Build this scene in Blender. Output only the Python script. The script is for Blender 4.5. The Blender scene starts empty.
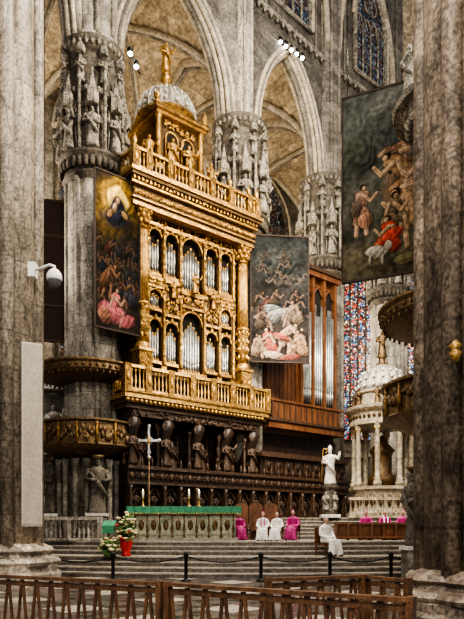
import bpy, math, random
import numpy as np
from mathutils import Vector, Matrix
random.seed(7)
pi=math.pi
F=620.0; HY=530.0; CH=1.6
def PX(px,d): return (px-232)/F*d
def PZ(py,d): return CH+(HY-py)/F*d
COL=bpy.context.scene.collection
# ------------------------------------------------ materials
def mk(name,c1,c2,rough=.6,metal=0.0,scale=3.0,zs=1.0,bump=.15,course=0.0,fine=0.35,emit=0,bdist=.03,lo=.34,hi=.66,joint=.45,vein=0):
    m=bpy.data.materials.new(name); m.use_nodes=True
    nt=m.node_tree; N=nt.nodes; L=nt.links
    b=N['Principled BSDF']; b.inputs['Roughness'].default_value=rough; b.inputs['Metallic'].default_value=metal
    tc=N.new('ShaderNodeTexCoord'); mp=N.new('ShaderNodeMapping'); mp.inputs['Scale'].default_value=(1,1,zs)
    L.new(tc.outputs['Object'],mp.inputs['Vector'])
    n1=N.new('ShaderNodeTexNoise'); n1.inputs['Scale'].default_value=scale; n1.inputs['Detail'].default_value=8; n1.inputs['Roughness'].default_value=.68
    L.new(mp.outputs[0],n1.inputs['Vector'])
    r=N.new('ShaderNodeValToRGB'); r.color_ramp.elements[0].position=lo; r.color_ramp.elements[1].position=hi
    r.color_ramp.elements[0].color=(*c2,1); r.color_ramp.elements[1].color=(*c1,1)
    L.new(n1.outputs['Fac'],r.inputs[0]); out=r.outputs[0]
    n2=N.new('ShaderNodeTexNoise'); n2.inputs['Scale'].default_value=scale*6; n2.inputs['Detail'].default_value=4
    L.new(tc.outputs['Object'],n2.inputs['Vector'])
    mr=N.new('ShaderNodeMapRange'); mr.inputs['From Min'].default_value=.35; mr.inputs['From Max'].default_value=.65
    mr.inputs['To Min'].default_value=1-fine; mr.inputs['To Max'].default_value=1+fine*.4
    L.new(n2.outputs['Fac'],mr.inputs['Value'])
    def SC(a,k):
        mx=N.new('ShaderNodeVectorMath'); mx.operation='SCALE'; L.new(a,mx.inputs[0]); L.new(k,mx.inputs['Scale']); return mx.outputs[0]
    out=SC(out,mr.outputs[0])
    if vein:
        n3=N.new('ShaderNodeTexNoise'); n3.inputs['Scale'].default_value=vein; n3.inputs['Detail'].default_value=5; n3.inputs['Distortion'].default_value=1.2
        L.new(mp.outputs[0],n3.inputs['Vector'])
        v=N.new('ShaderNodeMapRange'); v.inputs['From Min'].default_value=.0; v.inputs['From Max'].default_value=.035; v.inputs['To Min'].default_value=.45; v.inputs['To Max'].default_value=1
        ab=N.new('ShaderNodeMath'); ab.operation='SUBTRACT'; ab.inputs[1].default_value=.5; L.new(n3.outputs['Fac'],ab.inputs[0])
        a2=N.new('ShaderNodeMath'); a2.operation='ABSOLUTE'; L.new(ab.outputs[0],a2.inputs[0]); L.new(a2.outputs[0],v.inputs['Value'])
        out=SC(out,v.outputs[0])
    if course:
        sp=N.new('ShaderNodeSeparateXYZ'); L.new(tc.outputs['Object'],sp.inputs[0])
        def M(op,a,bv=None,cv=None):
            x=N.new('ShaderNodeMath'); x.operation=op
            for i,q in enumerate((a,bv,cv)):
                if q is None: continue
                if isinstance(q,(int,float)): x.inputs[i].default_value=q
                else: L.new(q,x.inputs[i])
            return x.outputs[0]
        zc=M('DIVIDE',sp.outputs[2],course); fr=M('FRACT',zc); ln=M('LESS_THAN',fr,.04)
        fl=M('FLOOR',zc); fx=M('FLOOR',M('MULTIPLY',sp.outputs[0],.9)); fy=M('FLOOR',M('MULTIPLY',sp.outputs[1],.9))
        cb=N.new('ShaderNodeCombineXYZ'); L.new(fx,cb.inputs[0]); L.new(fy,cb.inputs[1]); L.new(fl,cb.inputs[2])
        wn=N.new('ShaderNodeTexWhiteNoise'); L.new(cb.outputs[0],wn.inputs['Vector'])
        tone=M('MULTIPLY_ADD',wn.outputs['Value'],.42,.72)
        out=SC(out,M('MULTIPLY',tone,M('SUBTRACT',1.0,M('MULTIPLY',ln,joint))))
    L.new(out,b.inputs['Base Color'])
    if bump:
        bp=N.new('ShaderNodeBump'); bp.inputs['Strength'].default_value=bump; bp.inputs['Distance'].default_value=bdist
        L.new(n2.outputs['Fac'],bp.inputs['Height']); L.new(bp.outputs[0],b.inputs['Normal'])
    return m
def mk_emit(name,c,s):
    m=bpy.data.materials.new(name); m.use_nodes=True; b=m.node_tree.nodes['Principled BSDF']
    b.inputs['Base Color'].default_value=(*c,1); b.inputs['Emission Color'].default_value=(*c,1); b.inputs['Emission Strength'].default_value=s
    return m
def mk_glass(name,stops,s,scale=3.2):
    m=bpy.data.materials.new(name); m.use_nodes=True; nt=m.node_tree; N=nt.nodes; L=nt.links
    b=N['Principled BSDF']; b.inputs['Roughness'].default_value=.3
    tc=N.new('ShaderNodeTexCoord'); v=N.new('ShaderNodeTexVoronoi'); v.inputs['Scale'].default_value=scale
    L.new(tc.outputs['Object'],v.inputs['Vector'])
    sp=N.new('ShaderNodeSeparateColor'); L.new(v.outputs['Color'],sp.inputs[0])
    nz=N.new('ShaderNodeTexNoise'); nz.inputs['Scale'].default_value=1.1; L.new(tc.outputs['Object'],nz.inputs['Vector'])
    a=N.new('ShaderNodeMath'); a.operation='MULTIPLY_ADD'; a.inputs[1].default_value=.55; L.new(sp.outputs[0],a.inputs[0]); 
    s2=N.new('ShaderNodeMapRange'); s2.inputs['From Min'].default_value=.3; s2.inputs['From Max'].default_value=.7; s2.inputs['To Max'].default_value=.45; L.new(nz.outputs['Fac'],s2.inputs['Value']); L.new(s2.outputs[0],a.inputs[2])
    r=N.new('ShaderNodeValToRGB'); cr=r.color_ramp; cr.interpolation='CONSTANT'
    while len(cr.elements)<len(stops): cr.elements.new(.5)
    for i,c in enumerate(stops): cr.elements[i].position=i/len(stops); cr.elements[i].color=(*c,1)
    L.new(a.outputs[0],r.inputs[0])
    v2=N.new('ShaderNodeTexVoronoi'); v2.inputs['Scale'].default_value=scale; v2.feature='DISTANCE_TO_EDGE'
    L.new(tc.outputs['Object'],v2.inputs['Vector'])
    gt=N.new('ShaderNodeMath'); gt.operation='GREATER_THAN'; gt.inputs[1].default_value=.07; L.new(v2.outputs['Distance'],gt.inputs[0])
    mx=N.new('ShaderNodeVectorMath'); mx.operation='SCALE'; L.new(r.outputs[0],mx.inputs[0]); L.new(gt.outputs[0],mx.inputs['Scale'])
    L.new(mx.outputs[0],b.inputs['Base Color']); L.new(mx.outputs[0],b.inputs['Emission Color']); b.inputs['Emission Strength'].default_value=s  # panes glow by themselves, in place of daylight from behind
    return m
stoneL=mk('marble_near_light',(.56,.48,.38),(.28,.23,.175),.55,scale=2.0,zs=.3,course=1.0,bump=.25,joint=.35,vein=2.6,fine=.45)
stoneR=mk('marble_near_brown',(.50,.40,.30),(.13,.10,.075),.5,scale=2.6,zs=.4,course=1.6,bump=.3,joint=.3,vein=3.2,fine=.5)
stoneP=mk('marble_pier',(.58,.53,.44),(.25,.22,.18),.6,scale=1.9,zs=.35,course=.7,bump=.25,vein=2.2,fine=.45)
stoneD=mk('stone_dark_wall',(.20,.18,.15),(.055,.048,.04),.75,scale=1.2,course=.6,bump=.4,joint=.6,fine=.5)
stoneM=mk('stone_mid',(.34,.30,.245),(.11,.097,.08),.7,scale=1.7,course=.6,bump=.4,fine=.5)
carved=mk('carved_stone',(.58,.52,.42),(.075,.065,.05),.7,scale=3.6,bump=.9,fine=.8,bdist=.08)
carvedD=mk('carved_stone_dark',(.21,.175,.13),(.035,.028,.022),.65,scale=3.8,bump=.8,fine=.7,bdist=.06)
cream=mk('vault_plaster',(.56,.45,.30),(.28,.22,.145),.8,scale=.8,course=.45,bump=.15,fine=.45)
creamrib=mk('vault_rib',(.60,.52,.40),(.30,.255,.19),.7,scale=1.9,bump=.3,fine=.45)
marbleW=mk('white_marble',(.80,.76,.68),(.46,.42,.36),.45,scale=4,bump=.3,fine=.4)
ivory=mk('ciborium_marble',(.62,.53,.39),(.22,.17,.11),.45,scale=4.5,bump=.6,fine=.6,bdist=.05)
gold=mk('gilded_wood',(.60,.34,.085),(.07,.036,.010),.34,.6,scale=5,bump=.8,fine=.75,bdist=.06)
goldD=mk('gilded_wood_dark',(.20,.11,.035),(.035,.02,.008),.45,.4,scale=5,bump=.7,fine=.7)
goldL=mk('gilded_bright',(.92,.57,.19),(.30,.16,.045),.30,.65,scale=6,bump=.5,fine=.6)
bronze=mk('bronze',(.30,.19,.09),(.06,.038,.02),.4,.6,scale=6,bump=.7,fine=.7)
pipe=mk('tin_pipe',(.62,.62,.58),(.26,.27,.26),.3,.8,scale=2,bump=.05,fine=.2)
silver=mk('silver_dome',(.78,.73,.64),(.24,.215,.18),.4,.4,scale=7,bump=.8,fine=.75)
shade_black=mk('recess_shade',(.02,.016,.012),(.008,.006,.005),.9,scale=3,bump=0)  # near-black colour painting the shade inside openings, on flat sheets
walnut=mk('walnut',(.055,.029,.016),(.012,.007,.005),.4,scale=5,zs=.3,bump=.5,fine=.6)
walnutL=mk('walnut_carved',(.14,.075,.038),(.022,.012,.008),.38,scale=9,bump=.8,fine=.7)
redwood=mk('cherry_wood',(.24,.10,.04),(.08,.03,.014),.45,scale=4,zs=.25,bump=.2)
oak=mk('fence_wood',(.25,.125,.06),(.055,.026,.014),.42,scale=9,zs=.4,bump=.25)
floorM=mk('floor_marble',(.17,.14,.12),(.03,.026,.023),.22,scale=1.8,bump=.05,lo=.42,hi=.56)
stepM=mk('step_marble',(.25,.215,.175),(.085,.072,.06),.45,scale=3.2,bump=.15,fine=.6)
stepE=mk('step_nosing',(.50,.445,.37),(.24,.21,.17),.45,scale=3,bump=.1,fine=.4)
green=mk('green_damask',(.08,.36,.20),(.03,.16,.09),.7,scale=9,bump=.2)
altarS=mk('altar_marble',(.56,.50,.36),(.18,.22,.15),.45,scale=5,bump=.4,fine=.5)
iron=mk('black_iron',(.025,.024,.023),(.01,.01,.01),.4,.6,scale=8)
skin=mk('skin',(.55,.33,.24),(.42,.24,.17),.5,scale=20,bump=.05,fine=.1)
hair=mk('grey_hair',(.35,.33,.31),(.12,.11,.10),.7,scale=30)
whitecl=mk('white_alb',(.86,.84,.79),(.66,.64,.60),.8,scale=8,bump=.2,fine=.15)
magenta=mk('magenta_cassock',(.55,.05,.24),(.30,.025,.13),.7,scale=8,bump=.2,fine=.2)
redv=mk('red_vase_glaze',(.6,.03,.02),(.38,.02,.015),.3,scale=5)
leaf=mk('foliage_green',(.12,.26,.06),(.03,.09,.02),.6,scale=20)
petalW=mk('petal_white',(.88,.84,.60),(.68,.57,.28),.6,scale=20)
petalR=mk('petal_red',(.75,.12,.08),(.6,.06,.05),.6,scale=20)
plast=mk('white_plastic',(.80,.79,.77),(.70,.69,.67),.35,scale=3,bump=0,fine=.05)
spk=mk('speaker_cloth',(.47,.41,.33),(.37,.32,.25),.6,scale=2,zs=.3,bump=0,fine=.15)
spkf=mk('speaker_frame',(.60,.55,.47),(.48,.43,.36),.5,scale=3,bump=0,fine=.1)
wax=mk('wax',(.85,.82,.7),(.8,.76,.62),.5,scale=3,bump=0,fine=.05)
backcl=mk('banner_back',(.055,.030,.020),(.028,.016,.011),.8,scale=3,bump=.1)
lampE=mk_emit('lamp_glow',(1,.97,.9),30)
flame=mk_emit('flame',(1,.7,.3),12)
glassB=mk_glass('stained_glass',[(.02,.03,.12),(.05,.13,.50),(.5,.65,.78),(.04,.05,.09),(.10,.28,.60),(.03,.02,.03),(.6,.58,.5),(.55,.05,.04),(.07,.04,.04),(.55,.16,.08),(.65,.6,.5),(.30,.03,.05)],.8,6.5)
glassD=mk_glass('stained_glass_dim',[(.01,.012,.02),(.03,.05,.09),(.13,.15,.17),(.01,.01,.015),(.09,.04,.03),(.015,.015,.02),(.18,.2,.22),(.04,.06,.08)],.38,5)
# ------------------------------------------------ mesh builder
class MB:
    def __init__(s): s.v=[];s.f=[];s.m=[];s.sm=[];s.mats=[];s.T=Matrix.Identity(4)
    def add(s,verts,faces,mat,smooth=False):
        if mat not in s.mats: s.mats.append(mat)
        i=s.mats.index(mat); b=len(s.v); T=s.T
        s.v+=[tuple(T@Vector(p)) for p in verts]
        for f in faces: s.f.append(tuple(b+k for k in f)); s.m.append(i); s.sm.append(smooth)
    def box(s,x0,x1,y0,y1,z0,z1,mat):
        V=[(x,y,z) for z in (z0,z1) for y in (y0,y1) for x in (x0,x1)]
        s.add(V,[(0,2,3,1),(4,5,7,6),(0,1,5,4),(2,6,7,3),(0,4,6,2),(1,3,7,5)],mat)
    def lathe(s,x,y,prof,seg,mat,sx=1,sy=1,lob=None,smooth=True,cap=True,rot=0):
        V=[];n=len(prof)
        for r,z in prof:
            for k in range(seg):
                a=2*pi*k/seg+rot; q=r
                if lob: q=r*(1-lob[1]+lob[1]*abs(math.cos(lob[0]/2*a))**.55)
                V.append((x+q*sx*math.cos(a),y+q*sy*math.sin(a),z))
        Fs=[(i*seg+k,i*seg+(k+1)%seg,(i+1)*seg+(k+1)%seg,(i+1)*seg+k) for i in range(n-1) for k in range(seg)]
        if cap: Fs+= [tuple(range(seg))[::-1],tuple((n-1)*seg+k for k in range(seg))]
        s.add(V,Fs,mat,smooth)
    def ball(s,c,r,mat,seg=8,rings=5):
        if isinstance(r,(int,float)): r=(r,r,r)
        V=[(c[0],c[1],c[2]-r[2])]
        for i in range(1,rings):
            p=-pi/2+pi*i/rings
            for k in range(seg):
                a=2*pi*k/seg; V.append((c[0]+r[0]*math.cos(p)*math.cos(a),c[1]+r[1]*math.cos(p)*math.sin(a),c[2]+r[2]*math.sin(p)))
        V.append((c[0],c[1],c[2]+r[2])); t=len(V)-1
        Fs=[(0,1+(k+1)%seg,1+k) for k in range(seg)]
        for i in range(rings-2):
            for k in range(seg): Fs.append((1+i*seg+k,1+i*seg+(k+1)%seg,1+(i+1)*seg+(k+1)%seg,1+(i+1)*seg+k))
        b=1+(rings-2)*seg
        Fs+=[(b+k,b+(k+1)%seg,t) for k in range(seg)]
        s.add(V,Fs,mat,True)
    def tube(s,pts,r,mat,seg=6,closed=False):
        P=[Vector(p) for p in pts]; n=len(P); V=[]
        for i in range(n):
            a=P[(i-1)%n] if (closed or i>0) else P[i]; b=P[(i+1)%n] if (closed or i<n-1) else P[i]
            t=(b-a); t=t.normalized() if t.length>1e-9 else Vector((0,0,1))
            up=Vector((0,1,0)) if abs(t.y)<.9 else Vector((0,0,1))
            e=t.cross(up).normalized(); g=t.cross(e)
            rr=r[i] if isinstance(r,(list,tuple)) else r
            for k in range(seg):
                q=2*pi*k/seg; V.append(P[i]+e*rr*math.cos(q)+g*rr*math.sin(q))
        m=n if closed else n-1
        Fs=[(i*seg+k,i*seg+(k+1)%seg,((i+1)%n)*seg+(k+1)%seg,((i+1)%n)*seg+k) for i in range(m) for k in range(seg)]
        if not closed: Fs+=[tuple(range(seg))[::-1],tuple((n-1)*seg+k for k in range(seg))]
        s.add(V,Fs,mat,True)
    def extr(s,poly,y0,y1,mat):  # poly in (x,z)
        n=len(poly); V=[(p[0],y0,p[1]) for p in poly]+[(p[0],y1,p[1]) for p in poly]
        s.add(V,[tuple(range(n)),tuple(range(n,2*n))[::-1]]+[(k,(k+1)%n,n+(k+1)%n,n+k) for k in range(n)],mat)
    def slab(s,poly,z0,z1,mat):  # poly in (x,y)
        n=len(poly); V=[(p[0],p[1],z0) for p in poly]+[(p[0],p[1],z1) for p in poly]
        s.add(V,[tuple(range(n))[::-1],tuple(range(n,2*n))]+[(k,(k+1)%n,n+(k+1)%n,n+k) for k in range(n)],mat)
    def done(s,name,parent=None,origin=True):
        me=bpy.data.meshes.new(name)
        V=np.array(s.v); c=np.zeros(3)
        if origin:
            mn=V.min(0); mxx=V.max(0); c=np.array([(mn[0]+mxx[0])/2,(mn[1]+mxx[1])/2,mn[2]]); V=V-c
        me.from_pydata(V.tolist(),[],s.f)
        for m in s.mats: me.materials.append(m)
        me.polygons.foreach_set('material_index',s.m); me.polygons.foreach_set('use_smooth',s.sm); me.update()
        o=bpy.data.objects.new(name,me); o.location=c; COL.objects.link(o)
        if parent: o.parent=parent
        return o
def frame(x,y,ang,z=0): return Matrix.Translation((x,y,z))@Matrix.Rotation(ang,4,'Z')
# ------------------------------------------------ reusable sculpture
def statue(mb,x,y,z,h,mat,face=-pi/2,arm=1,mitre=False,seg=16):
    T0=mb.T; mb.T=T0@Matrix.Translation((x,y,z))@Matrix.Rotation(face+pi/2,4,'Z')@Matrix.Diagonal((h,h,h,1))
    mb.lathe(0,0,[(.0,0),(.17,0),(.165,.06),(.135,.28),(.115,.48),(.12,.56),(.15,.68),(.155,.76),(.11,.815),(.045,.835),(.04,.87)],seg,mat,1.05,.78,lob=(7,.16))
    mb.ball((0,-.01,.915),(.056,.065,.075),mat,10,7); mb.ball((0,-.075,.91),(.012,.018,.018),mat,5,4)
    mb.ball((0,-.045,.87),(.035,.03,.035),mat,6,4)
    for sg in (-1,1):
        if arm==1 and sg==1: p=[(.13*sg,0,.77),(.24*sg,-.08,.70),(.27*sg,-.17,.86)]
        else: p=[(.14*sg,0,.77),(.2*sg,-.03,.6),(.06*sg,-.16,.58)]
        mb.tube(p,[.055,.05,.03],mat,7); mb.ball(p[-1],.03,mat,6,4)
    mb.tube([(-.15,-.08,.72),(0,-.15,.5),(.15,-.1,.3)],[.03,.045,.03],mat,6)
    if mitre: mb.lathe(0,-.005,[(.058,.95),(.068,1.0),(.04,1.06),(.0,1.1)],10,mat,1,.6)
    mb.T=T0
def orn(mb,x0,x1,z0,z1,y,n,mat,s=.06):
    cx=(x0+x1)/2
    for _ in range(n):
        a=random.uniform(x0,cx); z=random.uniform(z0,z1); r=s*random.uniform(.5,1.2)
        q=(r,r*.8,r*random.uniform(.6,1.6))
        mb.ball((a,y,z),q,mat,6,4); mb.ball((2*cx-a,y,z),q,mat,6,4)
def scroll(mb,x,y,z,r,mat,sg=1,t=.03,turn=1.6):
    mb.tube([(x+sg*r*(1-.55*k/14)*math.cos(k/14*turn*2*pi),y,z+r*(1-.55*k/14)*math.sin(k/14*turn*2*pi)) for k in range(15)],t,mat,5)
def baluster(mb,x,y,z0,z1,r,mat,seg=8):
    h=z1-z0
    mb.lathe(x,y,[(r*.8,z0),(r*.8,z0+.08*h),(r*.4,z0+.14*h),(r,z0+.35*h),(r*.4,z0+.62*h),(r*.35,z0+.8*h),(r*.8,z0+.9*h),(r*.8,z1)],seg,mat)
# ------------------------------------------------ piers
def capital(mb,cx,cy,z0,z1,r,m1,m2,n=8,rot=0.2):
    H=z1-z0; Z=lambda t:z0+t*H
    mb.lathe(cx,cy,[(r,z0-.1),(r*1.12,Z(.02)),(r*1.05,Z(.05)),(r*1.22,Z(.13)),(r*1.28,Z(.15)),(r*1.28,Z(.17)),(r*1.05,Z(.19))],48,m2,smooth=False)
    mb.lathe(cx,cy,[(r*1.0,Z(.18)),(r*.98,Z(.55)),(r*1.2,Z(.58)),(r*1.22,Z(.61)),(r,Z(.63)),(r*.96,Z(.9)),(r*1.12,Z(.94)),(r*1.2,Z(.97)),(r*1.2,Z(1))],48,m2,smooth=False)
    for k in range(n*4):
        a=2*pi*k/(n*4)+rot
        mb.ball((cx+r*1.17*math.cos(a),cy+r*1.17*math.sin(a),Z(.09)),(.12*r,.12*r,.22*r),m2,6,4)
        mb.ball((cx+r*1.2*math.cos(a),cy+r*1.2*math.sin(a),Z(.6)),(.08*r,.08*r,.11*r),m1,6,4)
        mb.ball((cx+r*1.14*math.cos(a),cy+r*1.14*math.sin(a),Z(.955)),(.08*r,.08*r,.12*r),m1,6,4)
    for k in range(n*2):
        a=2*pi*(k+.5)/(n*2)+rot
        mb.tube([(cx+r*(1.0+.1*math.sin(pi*j/6))*math.cos(a),cy+r*(1.0+.1*math.sin(pi*j/6))*math.sin(a),Z(.19+.36*j/6)) for j in range(7)],.035*r,m1,5)
    for k in range(n):
        a=2*pi*k/n+rot; c,s_=math.cos(a),math.sin(a)
        statue(mb,cx+r*1.2*c,cy+r*1.2*s_,Z(.18),H*.29,m1,a,arm=k%2,seg=12)
        X,Y=cx+r*1.2*c,cy+r*1.2*s_
        mb.lathe(X,Y,[(r*.22,Z(.485)),(r*.25,Z(.52)),(r*.24,Z(.56)),(r*.12,Z(.62)),(r*.03,Z(.72)),(.02,Z(.73))],6,m1,smooth=False)
        for j in range(6):
            q=2*pi*j/6; mb.tube([(X+r*.23*math.cos(q),Y+r*.23*math.sin(q),Z(.47)),(X+r*.23*math.cos(q),Y+r*.23*math.sin(q),Z(.6))],[.03*r,.008],m1,5)
        mb.ball((X,Y,Z(.735)),r*.05,m1,6,4)
        b=a+pi/n
        X,Y=cx+r*1.2*math.cos(b),cy+r*1.2*math.sin(b)
        mb.lathe(X,Y,[(r*.06,Z(.17)),(r*.06,Z(.66)),(r*.1,Z(.67)),(r*.07,Z(.7)),(.01,Z(.84))],8,m1,smooth=False)
        for t in (.28,.4,.5): mb.lathe(X,Y,[(r*.06,Z(t)-.05),(r*.1,Z(t)),(r*.06,Z(t)+.05)],8,m1,cap=False)
        X,Y=cx+r*1.08*math.cos(b),cy+r*1.08*math.sin(b)
        statue(mb,X,Y,Z(.66),H*.2,m1,b,arm=(k+1)%2,seg=10)
        mb.lathe(X,Y,[(r*.16,Z(.87)),(r*.18,Z(.9)),(r*.03,Z(.97))],6,m1,smooth=False)
def pier_base(mb,cx,cy,r,z,mat,h=1.0):
    rr=pi/8
    mb.lathe(cx,cy,[(r*1.42,z),(r*1.42,z+.3*h),(r*1.34,z+.36*h),(r*1.34,z+.5*h)],8,mat,smooth=False,rot=rr)
    mb.lathe(cx,cy,[(r*1.3,z+.5*h),(r*1.33,z+.58*h),(r*1.28,z+.66*h),(r*1.14,z+.7*h),(r*1.12,z+.78*h),(r*1.2,z+.84*h),(r*1.16,z+.92*h),(r*1.02,z+1.0*h),(r*.98,z+1.02*h)],128,mat,lob=(8,.1),smooth=False)
def pier(name,cx,cy,r,z0,zc0,zc1,zt,rup,mat,c1,c2,bh=1.0,colon=True,seg=96,cap=True,rot=.2,phase=0,lobe=.13,up=None):
    mb=MB(); mb.T=frame(cx,cy,phase); cx=cy=0
    pier_base(mb,cx,cy,r,z0,mat,bh)
    mb.lathe(cx,cy,[(r,z0+bh),(r,zc0)],seg,mat,lob=(8,lobe))
    if colon:
        for k in range(8):
            a=2*pi*(k+.5)/8; mb.lathe(cx+r*.95*math.cos(a),cy+r*.95*math.sin(a),[(r*.115,z0+.8*bh),(r*.115,zc0)],12,mat)
    if cap:
        capital(mb,cx,cy,zc0,zc1,r,c1,c2,rot=rot); up=up or mat
        mb.lathe(cx,cy,[(rup*1.15,zc1-.1),(rup*1.15,zc1+.25),(rup,zc1+.4),(rup,zt)],seg,up,lob=(8,.16))
        for k in range(8):
            a=2*pi*(k+.5)/8; mb.lathe(cx+rup*.95*math.cos(a),cy+rup*.95*math.sin(a),[(rup*.12,zc1),(rup*.12,zt)],8,up)
    return mb.done(name)
ZP=1.17
P0=(-12.6,22.3);P1=(-6.17,27.5);P2=(.39,32.5);P3=(5.55,37.7);P4=(10.6,42.0);P5=(18.0,43.0)
ZC0,ZC1=16.7,22.6
pier('marble_pier',-7.05,18.0,1.52,0,30,30,30,1,stoneL,carved,carved,bh=1.2,cap=False,seg=160,phase=.3,lobe=.17)
pier('marble_pier',4.62,10.3,1.45,0,30,30,30,1,stoneR,carved,carved,bh=.95,cap=False,seg=160,phase=.12,lobe=.18)
pier('marble_pier',*P1,1.16,ZP,ZC0,ZC1,38,1.08,stoneP,carved,carvedD)
pier('marble_pier',*P2,1.2,ZP,ZC0,ZC1,38,.72,stoneP,carved,carvedD)
pier('marble_pier',*P3,1.2,ZP,ZC0,ZC1,38,1.0,stoneM,carved,carvedD)
pier('marble_pier',*P4,1.15,ZP,ZC0,ZC1,38,.9,stoneP,carved,carvedD,up=stoneM)
mb=MB(); PR=(7.2,19.5); pier_base(mb,*PR,1.2,0,stoneR); mb.lathe(*PR,[(1.2,1),(1.2,14.2)],96,stoneR,lob=(8,.13))
mb.lathe(*PR,[(1.0,14.8),(1.0,32)],96,stoneM,lob=(8,.14))
mb.lathe(*PR,[(1.2,13.9),(1.35,14.1),(1.3,14.25),(1.75,14.55),(1.8,14.7),(2.05,14.75),(2.1,14.9),(1.0,14.95)],48,carved,smooth=False)
for k in range(40):
    a=2*pi*k/40; mb.ball((PR[0]+1.6*math.cos(a),PR[1]+1.6*math.sin(a),14.45),(.14,.14,.18),carved,6,4)
a=math.atan2(18.6-19.5,5.3-7.2)
statue(mb,5.42,18.9,14.9,1.5,carved,a,1); statue(mb,6.6,17.7,14.9,1.4,carved,-1.8,0)
mb.done('marble_pier')
# ------------------------------------------------ floor, platform
mb=MB(); mb.box(-34,34,-8,66,-.3,0,floorM)
for i in range(-16,17):
    for j in range(0,12):
        x=i*1.6; y=3+j*1.6
        if (i+j)%2==0 : mb.add([(x-.7,y,.004),(x,y-.7,.004),(x+.7,y,.004),(x,y+.7,.004)],[(0,1,2,3)],stepE)
mb.done('floor',origin=False)
def front(cx,cy,R,xl,xr,back,n=90):
    P=[(xl+(xr-xl)*i/n, cy-math.sqrt(R*R-(xl+(xr-xl)*i/n-cx)**2)) for i in range(n+1)]
    return P+back
backP=[(17.2,51.6),(7.5,50.6),(-.4,44.3),(-5.4,39.0),(-11.3,34.2),(-12.4,33.0)]
mb=MB()
for k,R in enumerate([22.6,22.2,21.8,21.4,20.3,19.95,19.6]):
    z=(k+1)*ZP/7
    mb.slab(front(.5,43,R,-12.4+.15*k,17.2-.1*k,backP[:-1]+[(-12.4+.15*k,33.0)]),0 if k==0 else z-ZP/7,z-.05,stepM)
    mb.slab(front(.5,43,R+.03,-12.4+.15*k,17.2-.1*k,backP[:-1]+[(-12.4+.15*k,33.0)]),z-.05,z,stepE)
mb.done('presbytery_steps',origin=False)
Z2=2.2
mb=MB()
for k in range(6):
    R=16.8-.36*k; z=ZP+(k+1)*(Z2-ZP)/6
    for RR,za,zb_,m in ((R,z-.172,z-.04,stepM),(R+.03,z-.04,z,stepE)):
        mb.slab(front(6.5,45,RR,-5.2+.1*k,17.0-.1*k,[(17-.1*k,51.4),(7.5,50.4),(-.4,44.1),(-5.2+.1*k,38.7)]),za,zb_,m)
mb.done('choir_steps',origin=False)
# ------------------------------------------------ arcade + vaults
def pf(x,R=.8):
    x=max(0,min(x,1-x)); return math.sqrt(max(0,R*R-(R-x)**2))/math.sqrt(R*R-(R-.5)**2)
ZS,HA=22.6,6.0
def gwindow(mb,w,z0,z1,glass,fr,k=3,off=0.0,r=.1):
    sp=z1-w*.95; out=[(-w/2,z0),(w/2,z0)]
    n=12
    arc=[(w/2-i/n*w/2, sp+(z1-sp)*pf(.5*i/n,.9)) for i in range(n+1)]
    arc2=[(-x,z) for x,z in arc[::-1]][1:]
    out+=arc+arc2
    mb.extr(out,off,off+.05,glass)
    mb.tube([(x,off-.02,z) for x,z in out],r*1.6,fr,8,closed=True)
    mb.tube([(x*1.12,off-.06,z+.15 if z>z0 else z) for x,z in out[1:]],r*1.6,creamrib,8)
    for i in range(1,k+1):
        x=-w/2+w*i/(k+1); mb.tube([(x,off-.03,z0),(x,off-.03,sp+.1)],r*.7,fr,6)
    for i in range(k+1):
        c=-w/2+w*(i+.5)/(k+1); q=w/(k+1)/2
        mb.tube([(c-q+2*q*j/8,off-.03,sp-.2+q*1.6*pf(j/8)) for j in range(9)],r*.5,fr,5)
    zz=z0
    while zz<sp: mb.tube([(-w/2,off-.02,zz),(w/2,off-.02,zz)],r*.28,fr,4); zz+=.9
    cz=sp+(z1-sp)*.5; R=w*.2
    mb.tube([(R*math.cos(2*pi*j/20),off-.03,cz+R*math.sin(2*pi*j/20)) for j in range(20)],r*.55,fr,5,closed=True)
    for j in range(6):
        a=2*pi*j/6; mb.tube([(0,off-.03,cz),(R*math.cos(a),off-.03,cz+R*math.sin(a))],r*.3,fr,4)
    for sg in (-1,1):
        mb.tube([(sg*w*.27+R*.55*math.cos(2*pi*j/14),off-.03,sp+.1+R*.55*math.sin(2*pi*j/14)) for j in range(14)],r*.4,fr,5,closed=True)
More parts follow.
